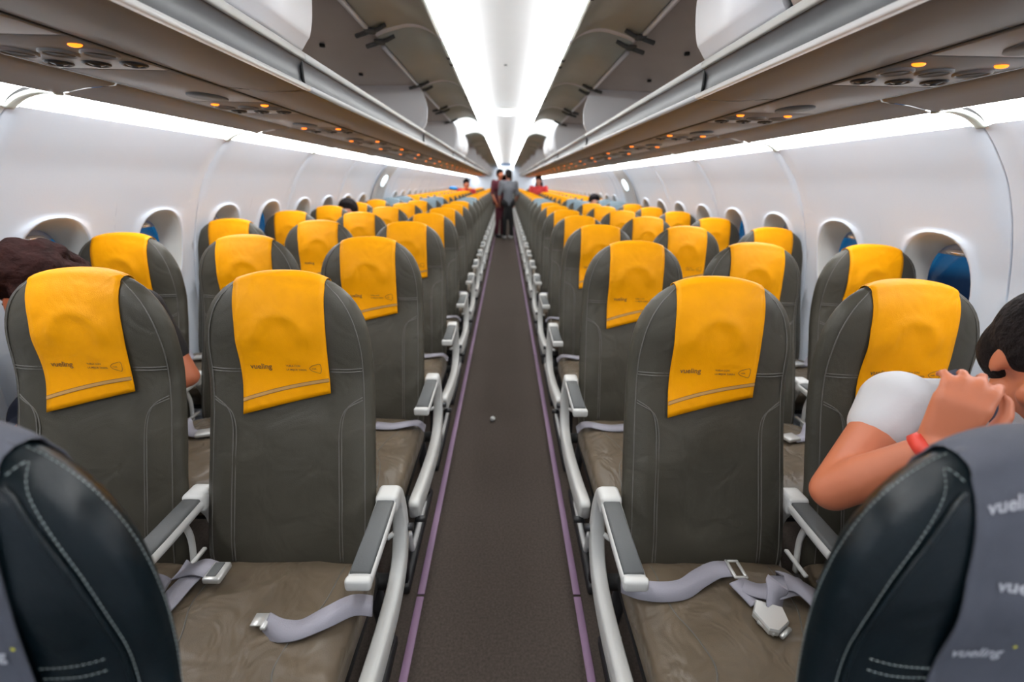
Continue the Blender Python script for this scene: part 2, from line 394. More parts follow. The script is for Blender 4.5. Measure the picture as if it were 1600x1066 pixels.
for s in (-1, 1):
    side = 'left' if s < 0 else 'right'
    for ui, (ya, yb, st) in enumerate(units):
        L_ = yb-ya; near = ui < 4
        lab = {'near': 'overhead bin with closed white door nearest the camera, %s side' % side,
               'open': 'open overhead bin with raised grey doors, %s side, %s bin from the camera' % (side, Lw[ui]),
               'closed': 'bright white closed overhead bin section by the exit, %s side' % side}[st]
        E = tag(empty('overhead_bin', (0, ya, 0)), lab, 'overhead bin', 'overhead bins on the %s side' % side)
        bm = BM(); g_ = .004
        grid(bm, [[(s*x, yy, z) for x, z in BINP] for yy in (g_, L_/2, L_-g_)])
        obj('underside', bm, 'bin', E)
        bm = BM()
        grid(bm, [[(s*x, yy, z) for x, z in [(p.x, p.z) for p in smoothpath([(.592, 0, 1.748), (.625, 0, 1.72), (.80, 0, 1.690), (1.15, 0, 1.70), (1.24, 0, 1.80), (1.24, 0, 1.93), (1.16, 0, 2.01), (.95, 0, 2.028), (.75, 0, 2.03), (.595, 0, 2.045)], 3)]] for yy in (0, L_)])
        obj('shell', bm, 'binin', E)
        bm = BM()
        grid(bm, [[(s*x, yy, z) for x, z in ((.5745, 1.668), (.583, 1.69), (.583, 1.72), (.572, 1.742))] for yy in (g_, L_-g_)])
        obj('handle_band', bm, 'band', E)
        bm = BM(); sweep(bm, [(s*.566, g_, 1.667), (s*.566, L_-g_, 1.667)], .018, .014, (1, 0, 0), 4, 10); obj('lower_rail', bm, 'rail', E)
        bm = BM(); sweep(bm, [(s*.572, g_, 1.748), (s*.572, L_-g_, 1.748)], .016, .020, (1, 0, 0), 4, 10); obj('upper_rail', bm, 'white', E)
        bm = BM(); sweep(bm, [(s*x, 0, z) for x, z in ((.578, 1.672), (.579, 1.70), (.578, 1.738))], .010, .008, (0, 1, 0), 3, 8); obj('band_joint', bm, 'seam', E)
        # end divider, rounded front edge
        fr = [(p.x, p.z) for p in smoothpath([(.578, 0, 1.765), (.555, 0, 1.80), (.545, 0, 1.85), (.545, 0, 1.92), (.57, 0, 2.0), (.60, 0, 2.035)], 3)]
        poly = fr+[(1.2, 2.02), (1.24, 1.9), (1.2, 1.72), (.65, 1.70)]
        bm = BM(); loft(bm, [[(s*x, L_+q, z) for x, z in poly] for q in (-.022, -.002)])
        obj('divider', bm, 'door_out', E, False)
        if st == 'open':
            sp = SPLIT.get(ui, L_/2)
            for d, (q0, dl) in enumerate(((0, sp), (sp, L_-sp))):
                D = empty('door', (0, q0, 0), E)
                bm = BM(); plate(bm, arc_open(), s, .012, dl-.012, .014, 3, -1); D2 = obj('door_panel', bm, 'door_in', D)
                if ui < 4:
                    bm = BM(); P = smoothpath([(s*x, .012, z-.009) for x, z in arc_open()], 3)
                    sweep(bm, P, .050, .014, (0, 1, 0), 4, 8); obj('edge_trim', bm, 'door_out', D)
                    for e_ in (.085, dl-.075):
                        bm = BM(); tube(bm, [(s*.60, e_, 2.018), (s*.55, e_, 2.032), (s*.515, e_, 2.050)], .009, 6)
                        tube(bm, [(s*.65, e_+.02, 2.01), (s*.60, e_, 2.018)], .010, 6); box(bm, (s*.585, e_, 2.024), (.04, .06, .012), .004, 1)
                        obj('hinge_arm', bm, 'pad', D)
                    bm = BM(); sweep(bm, [(s*.584, .15, 2.020), (s*.584, dl-.14, 2.020)], .020, .014, (1, 0, 0), 4, 8); obj('hinge_bar', bm, 'door_out', D)
                    for e_ in (dl*.3, dl*.42):
                        bm = BM(); box(bm, (s*.298, e_, 2.026), (.018, .035, .014), .004, 1); obj('latch', bm, 'black', D)
            for q in ((L_*.5, .87),) + (((L_*.8, .87),) if ui == 1 else ()):
                bm = BM(); disc(bm, (s*q[1], q[0], 2.018), .013, .012); obj('striker', bm, 'black', E)
        else:
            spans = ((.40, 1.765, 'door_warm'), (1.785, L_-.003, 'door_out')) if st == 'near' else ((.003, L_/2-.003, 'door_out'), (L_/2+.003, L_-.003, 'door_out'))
            if st == 'near': spans = ((.01, 1.765, 'door_warm'), (1.79, L_-.003, 'door_out'))
            for a_, b_, mt in spans:
                D = empty('door', (0, 0, 0), E)
                bm = BM(); plate(bm, arc_closed(), s, a_, b_, .016, 3, 1); obj('door_panel', bm, mt, D)
                bm = BM(); plate(bm, arc_open(), s, a_, b_, .010, 3, -1); obj('ceiling_infill' if st == 'near' else 'glowing_ceiling_infill', bm, 'door_out' if st == 'near' else 'infill_e', D)  # closed section: infill glows by itself, added to brighten the arch
                if mt == 'door_warm':
                    bm = BM(); box(bm, (s*.575, (a_+b_)/2, 1.752), (.03, .12, .014), .005, 2); obj('handle', bm, 'dark', D)

# ------------------------------------------------------------------ passenger service units and infill panels
def q_ball(r, s):
    bm = BM(); ball(bm, (0, 0, 0), r, s, 16); return bm
def q_disc(x, y, r, t, z=0, s=(1, 1, 1), seg=18):
    bm = BM(); disc(bm, (x, y, z), r, t, seg=seg, s=s); return bm
PS = {}
def once(k, fn):
    if k not in PS: PS[k] = fn()
    return PS[k]
def ringmesh(r, r2, t, mt):
    bm = BM(); N = 20
    loft(bm, [[(a*math.cos(2*math.pi*i/N), a*math.sin(2*math.pi*i/N), z) for i in range(N)] for a, z in ((r2, .004), (r2, -t), ((r+r2)/2, -t-.002), (r, -t), (r, .004))], True, False)
    return mesh('ring', bm, mt)
def boxmesh(sx_, sy_, sz_, mt, bev=.003):
    bm = BM(); box(bm, (0, 0, 0), (sx_, sy_, sz_), bev, 2); return mesh('panel', bm, mt)
ZP = 1.665
for s in (-1, 1):
    side = 'left' if s < 0 else 'right'
    for r in range(-1, 26):
        yc = 1.125+PITCH*r-.0
        nm = Lw[max(r, 0)]+' from the camera'
        E = tag(empty('service_unit', (s*.945, yc, ZP)), 'overhead service panel with amber lights, %s side, %s' % (side, nm if r >= 0 else 'right above the seats nearest the camera'), 'service panel', 'service panels on the %s side' % side)
        put('panel', once('psu', lambda: boxmesh(.262, .275, .012, 'psu', .004)), E, (0, 0, .004))
        for x in ((.845, 1.017)):
            q = put('amber_lamp', once('amb', lambda: mesh('amber', q_ball(.0135, (1, .62, .35)), 'amber')), E, (s*(x-.945), -.082, -.003))
        if r < 6:
            for x in (-.095, -.01, .075):
                a_ = put('reading_light', once('rl', lambda: ringmesh(.026, .034, .006, 'psu')), E, (s*x, -.018, 0))
                put('lens', once('ln', lambda: mesh('lens', q_disc(0, 0, .029, .004), 'black')), a_, (0, 0, -.004))
                v = put('air_vent', once('av', lambda: ringmesh(.019, .027, .005, 'dark')), E, (s*x, .075, 0))
                def noz():
                    bm = BM(); ball(bm, (0, 0, 0), .018, (1, 1, .35), 12); disc(bm, (0, 0, -.006), .007, .006, seg=10); return mesh('noz', bm, 'vent')
                put('nozzle', once('nz', noz), v, (0, 0, -.002))
        F = tag(empty('ceiling_infill_panel', (s*.945, yc+PITCH/2, ZP)), 'plain grey infill panel with oval grille, %s side, after the %s service panel' % (side, Lw[max(r, 0)] if r >= 0 else 'nearest'), 'ceiling panel', 'infill panels on the %s side' % side)
        put('panel', once('inf', lambda: boxmesh(.262, PITCH-.275-.006, .012, 'psu', .004)), F, (0, 0, .004))
        put('speaker_grille', once('sp', lambda: mesh('sp', q_disc(0, 0, .050, .006, s=(1, 1.5, 1), seg=24), 'pad')), F, (0, .13, -.003))
    for k in range(20):
        y0 = SEAM0+(k+1)*PL; bm = BM()
        grid(bm, [[(s*x, yy, z) for x, z in ((1.084, 1.664), (1.09, 1.658), (1.17, 1.650), (1.25, 1.634))] for yy in (y0+.003, y0+PL/2, y0+PL-.003)])
        tag(obj('outer_ceiling_panel', bm, 'psu'), 'grey panel between service panels and cove light, %s side, %s from the camera end' % (side, Lw[k]), 'ceiling panel', 'outer ceiling panels on the %s side' % side)
    bm = BM(); 
    grid(bm, [[(s*x, yy, 1.682) for x in (.80, 1.26)] for yy in (-1.2, 20.6)])
    grid(bm, [[(s*x, yy, z) for x, z in ((1.24, 1.668), (1.41, 1.668), (1.43, 1.64), (1.45, 1.59))] for yy in (-1.2, 20.6)])
    for x in (.8105, 1.0805): box(bm, (s*x, 9.7, 1.672), (.006, 21.6, .014))
    tag(obj('trim_%d' % (3 if s < 0 else 4), bm, 'seam', smooth=False), 'black shadow gaps beside the %s service panels' % side, kind='structure')

# ------------------------------------------------------------------ ends of the cabin and exit doors
for nm, yy, d in (('wall_front', -1.2, 1), ('wall_back', 20.6, -1)):
    bm = BM()
    pts = [(x, z) for x, z in PROF][::-1]+[(1.25, 1.64), (.80, 1.67), (.60, 2.1), (.30, 2.12)]
    ring = [(x, yy, z) for x, z in pts]+[(-x, yy, z) for x, z in pts[::-1]]
    loft(bm, [ring, [(x, yy-d*.04, z) for x, y_, z in ring]])
    tag(obj(nm, bm, 'wall', smooth=False), ('white bulkhead behind the camera' if d > 0 else 'white bulkhead at the far end of the aisle'), kind='structure')
bm = BM(); grid(bm, [[(x, 20.55, z) for x in (-.27, .27)] for z in (0, 1.75)]); box(bm, (0, 20.56, .875), (.54, .02, 1.75))
o = obj('doorway_shade_backdrop', bm, 'dark', smooth=False); tag(o, 'dark curtain for the unlit doorway at the far bulkhead', 'backdrop')  # dark sheet stands in for the shade inside the open doorway
for i, s in enumerate((-1, 1)):
    side = 'left' if s < 0 else 'right'
    E = tag(empty('door_%d' % (i+1), (0, 6.03, 0)), side+' emergency exit door with small lit porthole halfway down the cabin', 'door', kind='structure')
    bm = BM()
    grid(bm, [[(s*(pxs(z)-.02-.012*(0 if j in (0, 6) or z > 1.57 else 1)), y_, z) for j, y_ in enumerate((-.27, -.25, -.1, 0, .1, .25, .27))] for z in [1.59-.05*q for q in range(31)]])
    obj('door_panel', bm, 'shade', E)
    bm = BM(); disc(bm, (0, 0, 0), .075, .02, 'X', 24); o = obj('porthole', bm, 'port_e', E, False, (s*1.515, -.02, 1.415)); o.rotation_euler.y = -s*.55

# ------------------------------------------------------------------ seat geometry (local: origin under the seat centre, -y faces the camera)
ZT = 1.205
def bw(z):
    b_ = .214-.008*max(0, min(1, (z-.6)/.5))
    t = (z-.985)/(ZT-.985)
    return b_*(max(0, 1-t**2.6))**(1/2.6) if t > 0 else b_*(1-.06*max(0, (.5-z)/.1))
def bh(z):
    t = (z-1.0)/(ZT-1.0)
    k = max(0, min(1, (z-.92)/.13)); q = .056-.006*max(0, min(1, (z-.5)/.4))+.010*k*k*(3-2*k)
    return q*(max(0, 1-t**3.6))**.5 if t > 0 else q
_BP = smoothpath([(0, .058, .40), (0, .076, .52), (0, .108, .62), (0, .150, .75), (0, .192, .88), (0, .212, .98), (0, .220, 1.08), (0, .226, 1.22)], 12)
def by(z):
    for a_, b_ in zip(_BP, _BP[1:]):
        if a_.z <= z <= b_.z: return a_.y+(b_.y-a_.y)*(z-a_.z)/(b_.z-a_.z)
    return _BP[0].y if z < .5 else _BP[-1].y
def front(x, z, u=None):
    W_ = max(bw(z), 1e-4); u = min(1, abs(x)/W_); h = bh(z)
    y = by(z)-h*.3-.7*h*(1-u**3.2)**(1/3.2)
    y -= .010*math.exp(-((u-.74)/.16)**2)*max(0, min(1, (z-.5)/.1))*max(0, min(1, (1.0-z)/.1))
    y += .008*math.exp(-((z-.90)/.09)**2)*math.exp(-(x/.12)**2)
    return y
def backf(x, z):
    u = min(1, abs(x)/max(bw(z), 1e-4)); h = bh(z)
    return by(z)-.3*h+1.2*h*(1-u*u)**.7
def topz(x):
    q = min(.999, abs(x)/bw(.969)) if False else min(.999, abs(x)/.206)
    return .985+(ZT-.985)*(1-q**2.6)**(1/2.6)
def backrest_bm(wr=0):
    bm = BM(); rings = []
    zs = [.42+.02*i for i in range(28)]; zs = [z for z in zs if z < .98]+[.985+(ZT-.985)*math.sin(math.pi/2*t/13) for t in range(13)]+[ZT-.0006]
    N = 36
    for z in zs:
        W_, h = bw(z), bh(z); ring = []
        for i in range(N):
            a = 2*math.pi*i/N; c, q = math.cos(a), math.sin(a); k = 3.2
            x = W_*math.copysign(abs(c)**(2/k), c)
            if q <= 0: y = front(x, z) if abs(c) > 1e-6 or True else 0
            else: y = backf(x, z)
            if wr: y += wr*noise.noise(Vector((x*9, z*14, 3.1)))
            ring.append((x, y, z))
        rings.append(ring)
    loft(bm, rings); return bm
def on(x, z, d=.001): return Vector((x, front(x, z)-d, z))
CW = .1085
def cover_pt(x, v, hem=None, off=.004):
    """v: distance below the top measured along the front (m); negative goes over to the back"""
    zt = topz(x)+.004; z0 = zt-.016
    if v >= .016:
        z = zt-v+(ZT+.004-zt)*max(0, min(1, (v-.016)/.12))
        y = front(x, z)-off
        r_ = math.hypot(x, z-1.055)
        if z > 1.02: y -= .0075*math.exp(-((r_-.058)/.013)**2)*max(0, min(1, (z-1.03)/.03))
        y -= (.003+.003*math.sin(v*26+x*12))*min(1, max(0, (v-.12)/.05))
        return Vector((x, y, z))
    if v >= -.016:
        a = (v+.016)/.032*math.pi
        yf = front(x, z0)-off; yb = max(backf(x, z0), yf+.03)+off; c = (yf+yb)/2; R_ = (yb-yf)/2
        return Vector((x, c-R_*math.cos(math.pi-a) if False else c+R_*math.cos(a), z0+.016*math.sin(a)))
    z = zt+v; return Vector((x, max(backf(x, z), front(x, z0)+.03)+off, z))
def hem(x): return .322-x*.24
def cover_bm():
    bm = BM(); vs = [-.15, -.08, -.03, -.016, -.010, -.004, .002, .008, .0125, .0161, .03, .045]
    A = []; B = []
    nx = 16
    for j in range(len(vs)+22):
        ra = []; rb = []
        for i in range(nx+1):
            x = -CW+2*CW*i/nx
            v = vs[j] if j < len(vs) else .045+(hem(x)-.045)*(j-len(vs)+1)/22
            p = cover_pt(x, v); ra.append(p); rb.append(cover_pt(x, v, off=.0015))
        A.append(ra); B.append(rb)
    loft(bm, [a_+b_[::-1] for a_, b_ in zip(A, B)])
    return bm
def on_cover(x, v, d=.0012): p = cover_pt(x, v); return Vector((p.x, p.y-d, p.z))
def band_bm(lo, hi):
    bm = BM(); rows = []
    for i in range(17):
        x = (-CW+.0005)+(2*CW-.001)*i/16; arc = .004*(1-(x/CW)**2)
        rows.append([on_cover(x, hem(x)-.030-arc+t) for t in (-hi, -lo)])
    grid(bm, rows); return bm
def printed(txt, size, x0, v0, bold=0, shear=0):
    V, F = text_faces(txt, size, bold); bm = BM()
    vv = [bm.verts.new(on_cover(x0+a_+b_*shear, v0-b_-a_*.0, .0016)) for a_, b_ in V]
    for f in F:
        try: bm.faces.new([vv[i] for i in f])
        except ValueError: pass
    return bm
def print_many(items):
    bm = BM()
    for it in items:
        b2 = printed(*it); me = bpy.data.meshes.new('t'); b2.to_mesh(me); b2.free(); bm.from_mesh(me); bpy.data.meshes.remove(me)
    return bm
def shield_bm():
    bm = BM(); P = smoothpath([(x+.002, y+.039, 0) for x, y in ((.060, .192), (.066, .186), (.078, .1815), (.0875, .1805), (.0895, .192), (.0865, .2035), (.077, .2015), (.066, .198), (.060, .192))], 4)
    rows = []
    for i, p in enumerate(P):
        c = Vector((.078, .231, 0)); d = (p-c).normalized()*.0007
        rows.append([on_cover(q.x, q.y, .0016) for q in (p-d, p+d)])
    grid(bm, rows); return bm
def cz(x, y, seed):
    """height added by folds on the cushion top"""
    n1 = noise.noise(Vector((x*7+seed, y*8, .3))); n2 = noise.noise(Vector((x*13+seed+n1*1.5, y*17+n1, 4.3))); n3 = noise.noise(Vector((x*30+seed, y*26+x*8, 8.3)))
    return .007*n1+.009*(1-abs(n2)*3)*max(0, .6-abs(x)/.25)+.002*n3-.008*math.exp(-(x/.12)**2)*math.exp(-((y+.2)/.12)**2)
def cushion_ring(y, seed, n_=44):
    t = (.045-y)/.515
    zt = .520+.008*math.sin(t*math.pi)-.012*(1-t)**4+.004*t
    e = 1-abs(2*t-1)**8
    return zt, .062*(.55+.45*e), .222*(.93+.07*e)
def cushion_bm(seed=0):
    bm = BM(); rings = []
    for j in range(33):
        y = .045-.515*j/32; zt, hh, W_ = cushion_ring(y, seed); ring = []
        for x, z in sup(60, W_, hh, 4.5):
            zz = zt-.062+z+(cz(x, y, seed) if z > 0 else 0)
            ring.append((x, y, zz))
        rings.append(ring)
    loft(bm, rings); return bm
def cushion_seam_bm(seed, s_):
    bm = BM(); P = []
    for q in smoothpath([(.15, -.0, 0), (.145, -.12, 0), (.115, -.20, 0), (.105, -.27, 0), (.135, -.34, 0), (.15, -.44, 0)], 6):
        zt, hh, W_ = cushion_ring(q.y, seed); x = s_*q.x
        P.append((x, q.y, zt-.062+hh*(1-(q.x/W_)**4.5)**(1/4.5)+cz(x, q.y, seed)+.0002))
    sweep(bm, P, .0035, .0025, (1, 0, 0), 2, 6); return bm
def back_curves():
    out = []
    for s in (-1, 1):
        # side piping from the cushion up round the shoulder to the cover corner
        P = []
        for i in range(40):
            t = i/39; z = .46+(1.155-.46)*t
            u = .90 if z < 1.0 else .90-.02*(z-1.0)/.155
            P.append(on(s*u*bw(z), z, .0004))
        P.append(on(s*CW, topz(CW)-.006, .0004)); out.append(P)
        for dx in (0, .007):
            out.append([on(s*x, z, .0) for x, z in [(q.x, q.z) for q in smoothpath([(.132+dx, 0, .50), (.131+dx, 0, .65), (.129+dx, 0, .76), (.130+dx, 0, .83+dx), (.145+dx, 0, .872+dx), (.185, 0, .892+dx)], 6)]])
        for dz in (0, .007):
            out.append([on(s*x, 0.965+dz, .0) for x in [CW+(.188-CW)*i/8 for i in range(9)]])
    return out
def piping_bm(r_=.0016):
    bm = BM()
    for P in back_curves(): sweep(bm, P, 2*r_, 2*r_, (0, 0, 1) if abs(P[0].z-P[-1].z) < .01 else (1, 0, 0), 2, 6)
    return bm
def dashes(bm, P, L_=.0034, gap=.0022, r_=.00042):
    # resample
    d = 0; acc = [0]
    for a_, b_ in zip(P, P[1:]): d += (b_-a_).length; acc.append(d)
    def at(s_):
        for i in range(len(P)-1):
            if acc[i+1] >= s_: return P[i].lerp(P[i+1], (s_-acc[i])/max(1e-9, acc[i+1]-acc[i]))
        return P[-1]
    q = 0
    while q+L_ < d:
        a_, b_ = at(q), at(q+L_); t = (b_-a_).normalized(); s_ = Vector((0, 1, 0)).cross(t).normalized()*r_; u_ = Vector((0, -r_, 0))
        vs = [bm.verts.new(p) for p in (a_-s_, a_+s_, b_+s_, b_-s_, a_+u_-s_*.3, b_+u_-s_*.3)]
        for f in ((0, 1, 4), (3, 5, 2), (1, 2, 5, 4), (0, 4, 5, 3), (0, 3, 2, 1)): bm.faces.new([vs[i] for i in f])
        q += L_+gap
def blue_curves():
    fine = []; 
    for s in (-1, 1):
        sil = []; inner = []
        for i in range(70):
            t = i/69; z = .6+(1.198-.6)*t
            if z < ZT-.012: sil.append(on(s*1.0*bw(z), z, .0006)+Vector((s*.0012, 0, 0)))
        fine.append(sil)
        inn = smoothpath([(.188, 0, .70), (.190, 0, .85), (.189, 0, .96), (.183, 0, 1.02), (.170, 0, 1.075), (.152, 0, 1.12), (.132, 0, 1.16), (CW+.014, 0, 1.180), (CW+.003, 0, 1.172)], 8)
        fine.append([on(s*q.x, q.z, .0016) for q in inn])
    return fine
def blue_piping_bm(s_):
    bm = BM()
    for s in (s_,):
        inn = smoothpath([(.183, 0, .70), (.185, 0, .85), (.184, 0, .96), (.178, 0, 1.015), (.165, 0, 1.068), (.147, 0, 1.112), (.127, 0, 1.150), (.114, 0, 1.165)], 8)
        sweep(bm, [on(s*q.x, q.z, .001) for q in inn], .005, .005, (1, 0, 0), 2, 8)
    return bm
def blue_stitch_bm():
    bm = BM()
    for P in blue_curves(): dashes(bm, P)
    for z0 in (.965, .978): 
        for s in (-1, 1): dashes(bm, [on(s*x, z0+.01*(x/.17)**4, .0012) for x in [CW+(.172-CW)*i/14 for i in range(15)]])
    for z0 in (.925, .935):
        for s in (-1, 1): dashes(bm, [on(s*x, z0+(x-.17)*.35, .0012) for x in [CW+(.172-CW)*i/14 for i in range(15)]])
    return bm
# arm: at x=0 local of the armrest
def arm_bm(m_):
    bm = BM()
    # carrier shell under the pad with a raised rounded rear cap
    sweep(bm, smoothpath([(0, .105, .640), (0, .06, .640), (0, -.05, .634), (0, -.165, .633)], 4), .052, .026, (1, 0, 0), 5, 14)
    box(bm, (0, .088, .640), (.056, .060, .052), .012, 3)
    box(bm, (0, -.170, .636), (.054, .020, .030), .008, 3)
    return bm
def armpad_bm():
    bm = BM(); sweep(bm, [(0, .075, .651), (0, .02, .650), (0, -.155, .646)], .044, .016, (1, 0, 0), 5, 12); return bm
def strut_bm(m_):
    bm = BM()
    sweep(bm, smoothpath([(0, .085, .62), (0, .11, .57), (0, .115, .50), (0, .09, .44), (0, .06, .40)], 5), .018, .024, (1, 0, 0), 4, 10)
    sweep(bm, smoothpath([(m_*-.014, .03, .62), (m_*-.014, .045, .55), (m_*-.014, .03, .46)], 5), .010, .016, (1, 0, 0), 4, 8)
    box(bm, (0, .02, .50), (.012, .09, .010), .003, 1)
    return bm
def sideframe_bm(m_):
    """white bow at the aisle end; m_ = direction of the aisle"""
    bm = BM(); x = m_*.012
    P = smoothpath([(x, .105, .650), (x, .128, .615), (x, .140, .55), (x, .130, .48), (x, .090, .420), (x, .02, .388), (x, -.08, .380), (x, -.20, .388), (x, -.33, .405), (x, -.415, .420), (x, -.44, .418)], 6)
    n_ = len(P); sc_ = [(.45 if i == 0 else .65+.35*min(1, i/16)) for i in range(n_)]
    rings = []
    for i, p in enumerate(P):
        t = (P[min(i+1, n_-1)]-P[max(i-1, 0)]).normalized(); s_ = Vector((1, 0, 0)); u = t.cross(s_)
        f = sc_[i]*(1 if i < n_-4 else .6+.1*(n_-1-i)); hh = .030+.016*max(0, min(1, (i-14)/20)); t = t
        rings.append([p+s_*a_*f+u*b_*f for a_, b_ in sup(16, .019, hh*.8, 5)])
    loft(bm, rings)
    tube(bm, [(x, .14, .50), (x-m_*.03, .10, .50)], .007); tube(bm, [(x, .15, .56), (x-m_*.03, .06, .60)], .006)
    return bm
def boltcap_bm(m_):
    bm = BM(); disc(bm, (0, 0, 0), .011, .03, 'X', 12); return bm
def bagbar_bm(m_):
    bm = BM(); x = -m_*.018
    tube(bm, smoothpath([(x, -.40, .30), (x, -.38, .22), (x, -.34, .20), (x, -.12, .20)], 5), .010, 8)
    tube(bm, [(x, -.12, .20), (x, -.06, .34)], .009, 8); return bm
def leg_bm(m_):
    bm = BM()
    sweep(bm, [(0, .06, .40), (0, .12, .20), (0, .16, .02)], .035, .045, (1, 0, 0), 4, 8)
    sweep(bm, [(0, -.30, .40), (0, -.33, .20), (0, -.35, .02)], .035, .04, (1, 0, 0), 4, 8)
    box(bm, (0, -.10, .02), (.045, .56, .04), .006, 1); return bm
def base_bm():
    bm = BM(); box(bm, (0, -.19, .405), (.43, .50, .05), .015, 2); tube(bm, [(-.245, .06, .39), (.245, .06, .39)], .022, 10); tube(bm, [(-.245, -.33, .37), (.245, -.33, .37)], .022, 10); return bm
def belt_bm(kind, m_):
    """m_: towards the aisle"""
    bm = BM(); Z = .527
    if kind == 'tongue':
        ribbon(bm, [((m_*.235, -.06, .50), (0, 1, .2)), ((m_*.205, -.07, Z+.004), (0, 1, 0)), ((m_*.12, -.10, Z+.006), (.1*m_, 1, .1)), ((m_*.05, -.09, Z+.004), (0, 1, .2))], .040)
    else:
        ribbon(bm, [((-m_*.225, -.05, .51), (0, 1, .2)), ((-m_*.19, -.08, Z+.006), (.4, 1, 0)), ((-m_*.13, -.15, Z+.006), (.4, 1, 0)), ((-m_*.07, -.17, Z+.006), (0, 1, .1))], .040)
    return bm
def buckle_bm(p, rot=0):
    bm = BM(); box(bm, (0, 0, 0), (.055, .045, .014), .004, 2)
    bmesh.ops.rotate(bm, cent=(0, 0, 0), matrix=Matrix.Rotation(rot, 3, 'Z'), verts=bm.verts); bmesh.ops.translate(bm, vec=p, verts=bm.verts); return bm

MC = {}
def get(key, fn, mt, smooth=True):
    if key not in MC: MC[key] = mesh(key, fn(), mt, smooth)
    return MC[key]
logo_items = [('vueling', .0190, -.084, .234, .0002)]
small_items = [('VUELA CON', .0064, .004, .2275, .0001), ('LA MEJOR TARIFA', .0064, .004, .2375, .0001), ('vuela', .0052, .0685, .233, .0001)]
def grey_print():
    it = []
    for r_ in range(4):
        for c_ in range(3):
            x0 = (-.084 if r_ % 2 else -.102)+c_*.074
            if x0+.056 < .104: it.append(('vueling', .0175, x0, .046+r_*.080, .0004, .1))
    return it
GP = grey_print()
def wide(bm, k=1.0):
    for v in bm.verts: v.co.x *= k
    return bm
def seat(x, r, pos, m_, blue):
    """m_: +1 when the aisle lies towards +x"""
    side = 'left' if x < 0 else 'right'; near = r <= 5; vnear = r <= 3
    y = .145+PITCH*r
    row = ['nearest row', 'second row', 'third row'][r] if r < 3 else Lw[r]+' row'
    c_ = 'dark petrol leather' if r == 0 else 'grey leather'
    cov = 'grey printed' if blue else 'yellow'
    E = tag(empty('aircraft_seat', (x, y, 0)), '%s %s seat with %s headrest cover, %s, %s of the aisle' % (c_, pos, cov, row, side), 'seat',
            ('grey aircraft seats with yellow headrest covers' if not blue else 'aircraft seats with grey headrest covers'))
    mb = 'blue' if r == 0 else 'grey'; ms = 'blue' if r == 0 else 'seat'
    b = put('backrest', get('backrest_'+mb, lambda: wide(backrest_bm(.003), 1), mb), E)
    if near and r > 0: put('piping', get('piping', piping_bm, 'pipe'), b)
    if r == 0:
        [put('piping', get('bpiping%d' % q, lambda: blue_piping_bm(q), 'blue'), b) for q in (-1, 1)]; put('stitching', get('bstitch', lambda: wide(blue_stitch_bm()), 'stitch', False), b)['kind'] = 'stuff'
    cm = ('greycover' if r == 0 else 'greyblue') if blue else 'yellow'
    c = put('headrest_cover', get('cover_'+cm, cover_bm, cm), E)
    if not blue and near:
        put('stripe', get('band_in', lambda: band_bm(.0015, .0085), 'inkband'), c)
        put('stripe_edge', get('band_a', lambda: band_bm(.0085, .0098), 'ink'), c); put('stripe_edge', get('band_b', lambda: band_bm(.0002, .0015), 'ink'), c)
        put('lettering', get('logo', lambda: print_many(logo_items), 'ink', False), c)
        put('small_print', get('small', lambda: print_many(small_items), 'ink', False), c); put('shield_logo', get('shield', shield_bm, 'ink', False), c)
    if r == 0:
        for gi, it in enumerate(GP): put('lettering', get('glogo%d' % gi, lambda: print_many([it]), 'inkwhite', False), c)
        [put('lettering_dot', get('gdot%d' % gi, lambda: print_many([('.', .026, it[2]+.055, it[3]-.012, .0004)]), 'inkyellow', False), c) for gi, it in enumerate(GP)]
    sd = (r+int(abs(x)*2)+(1 if x < 0 else 0)) % 3
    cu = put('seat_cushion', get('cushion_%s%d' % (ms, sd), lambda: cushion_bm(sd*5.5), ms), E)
    if 0 < r < 5:
        for q in (-1, 1): put('cushion_seam', get('cseam%d%d' % (sd, q), lambda: cushion_seam_bm(sd*5.5, q), 'pipe'), cu)
    ax = m_*.248
    arm = put('armrest', get('arm', lambda: arm_bm(1), 'white'), E, (ax, 0, 0))
    put('armrest_pad', get('armpad', armpad_bm, 'pad'), arm)
    if pos == 'aisle':
        put('side_frame', get('frame%d' % m_, lambda: sideframe_bm(m_), 'white'), E, (ax, 0, 0))
        if r < 9:
            put('baggage_bar', get('bag%d' % m_, lambda: bagbar_bm(m_), 'rail'), E, (ax, 0, 0)); put('bolt_cap', get('cap', lambda: boltcap_bm(m_), 'dark'), E, (ax+m_*.03, .145, .50)); put('bolt_cap', get('cap', lambda: boltcap_bm(m_), 'dark'), E, (ax+m_*.03, -.43, .385))
            put('leg_frame', get('leg', lambda: leg_bm(m_), 'dark'), E, (ax-m_*.06, 0, 0))
    else: put('armrest_strut', get('strut%d' % m_, lambda: strut_bm(m_), 'white'), E, (ax, 0, 0))
    if r < 9: put('seat_base', get('base', base_bm, 'black'), E)
    if 2 <= r <= 6 or (r == 1 and pos != 'aisle'):
        put('seat_belt', get('beltA%d' % m_, lambda: belt_bm('tongue', m_), 'belt'), E)
        q = put('seat_belt', get('beltB%d' % m_, lambda: belt_bm('buckle', m_), 'belt'), E)
        put('buckle', get('buck%d' % m_, lambda: buckle_bm((-m_*.06, -.17, .54), .3), 'metal'), q)
    return E
XS = (.535, 1.02, 1.502)
S = {}
for r in range(0, 27):
    for s in (-1, 1):
        for i, pos in enumerate(('aisle', 'middle', 'window')):
            S[(r, s, i)] = seat(s*XS[i], r, pos, -s, r in (0, 8, 9))

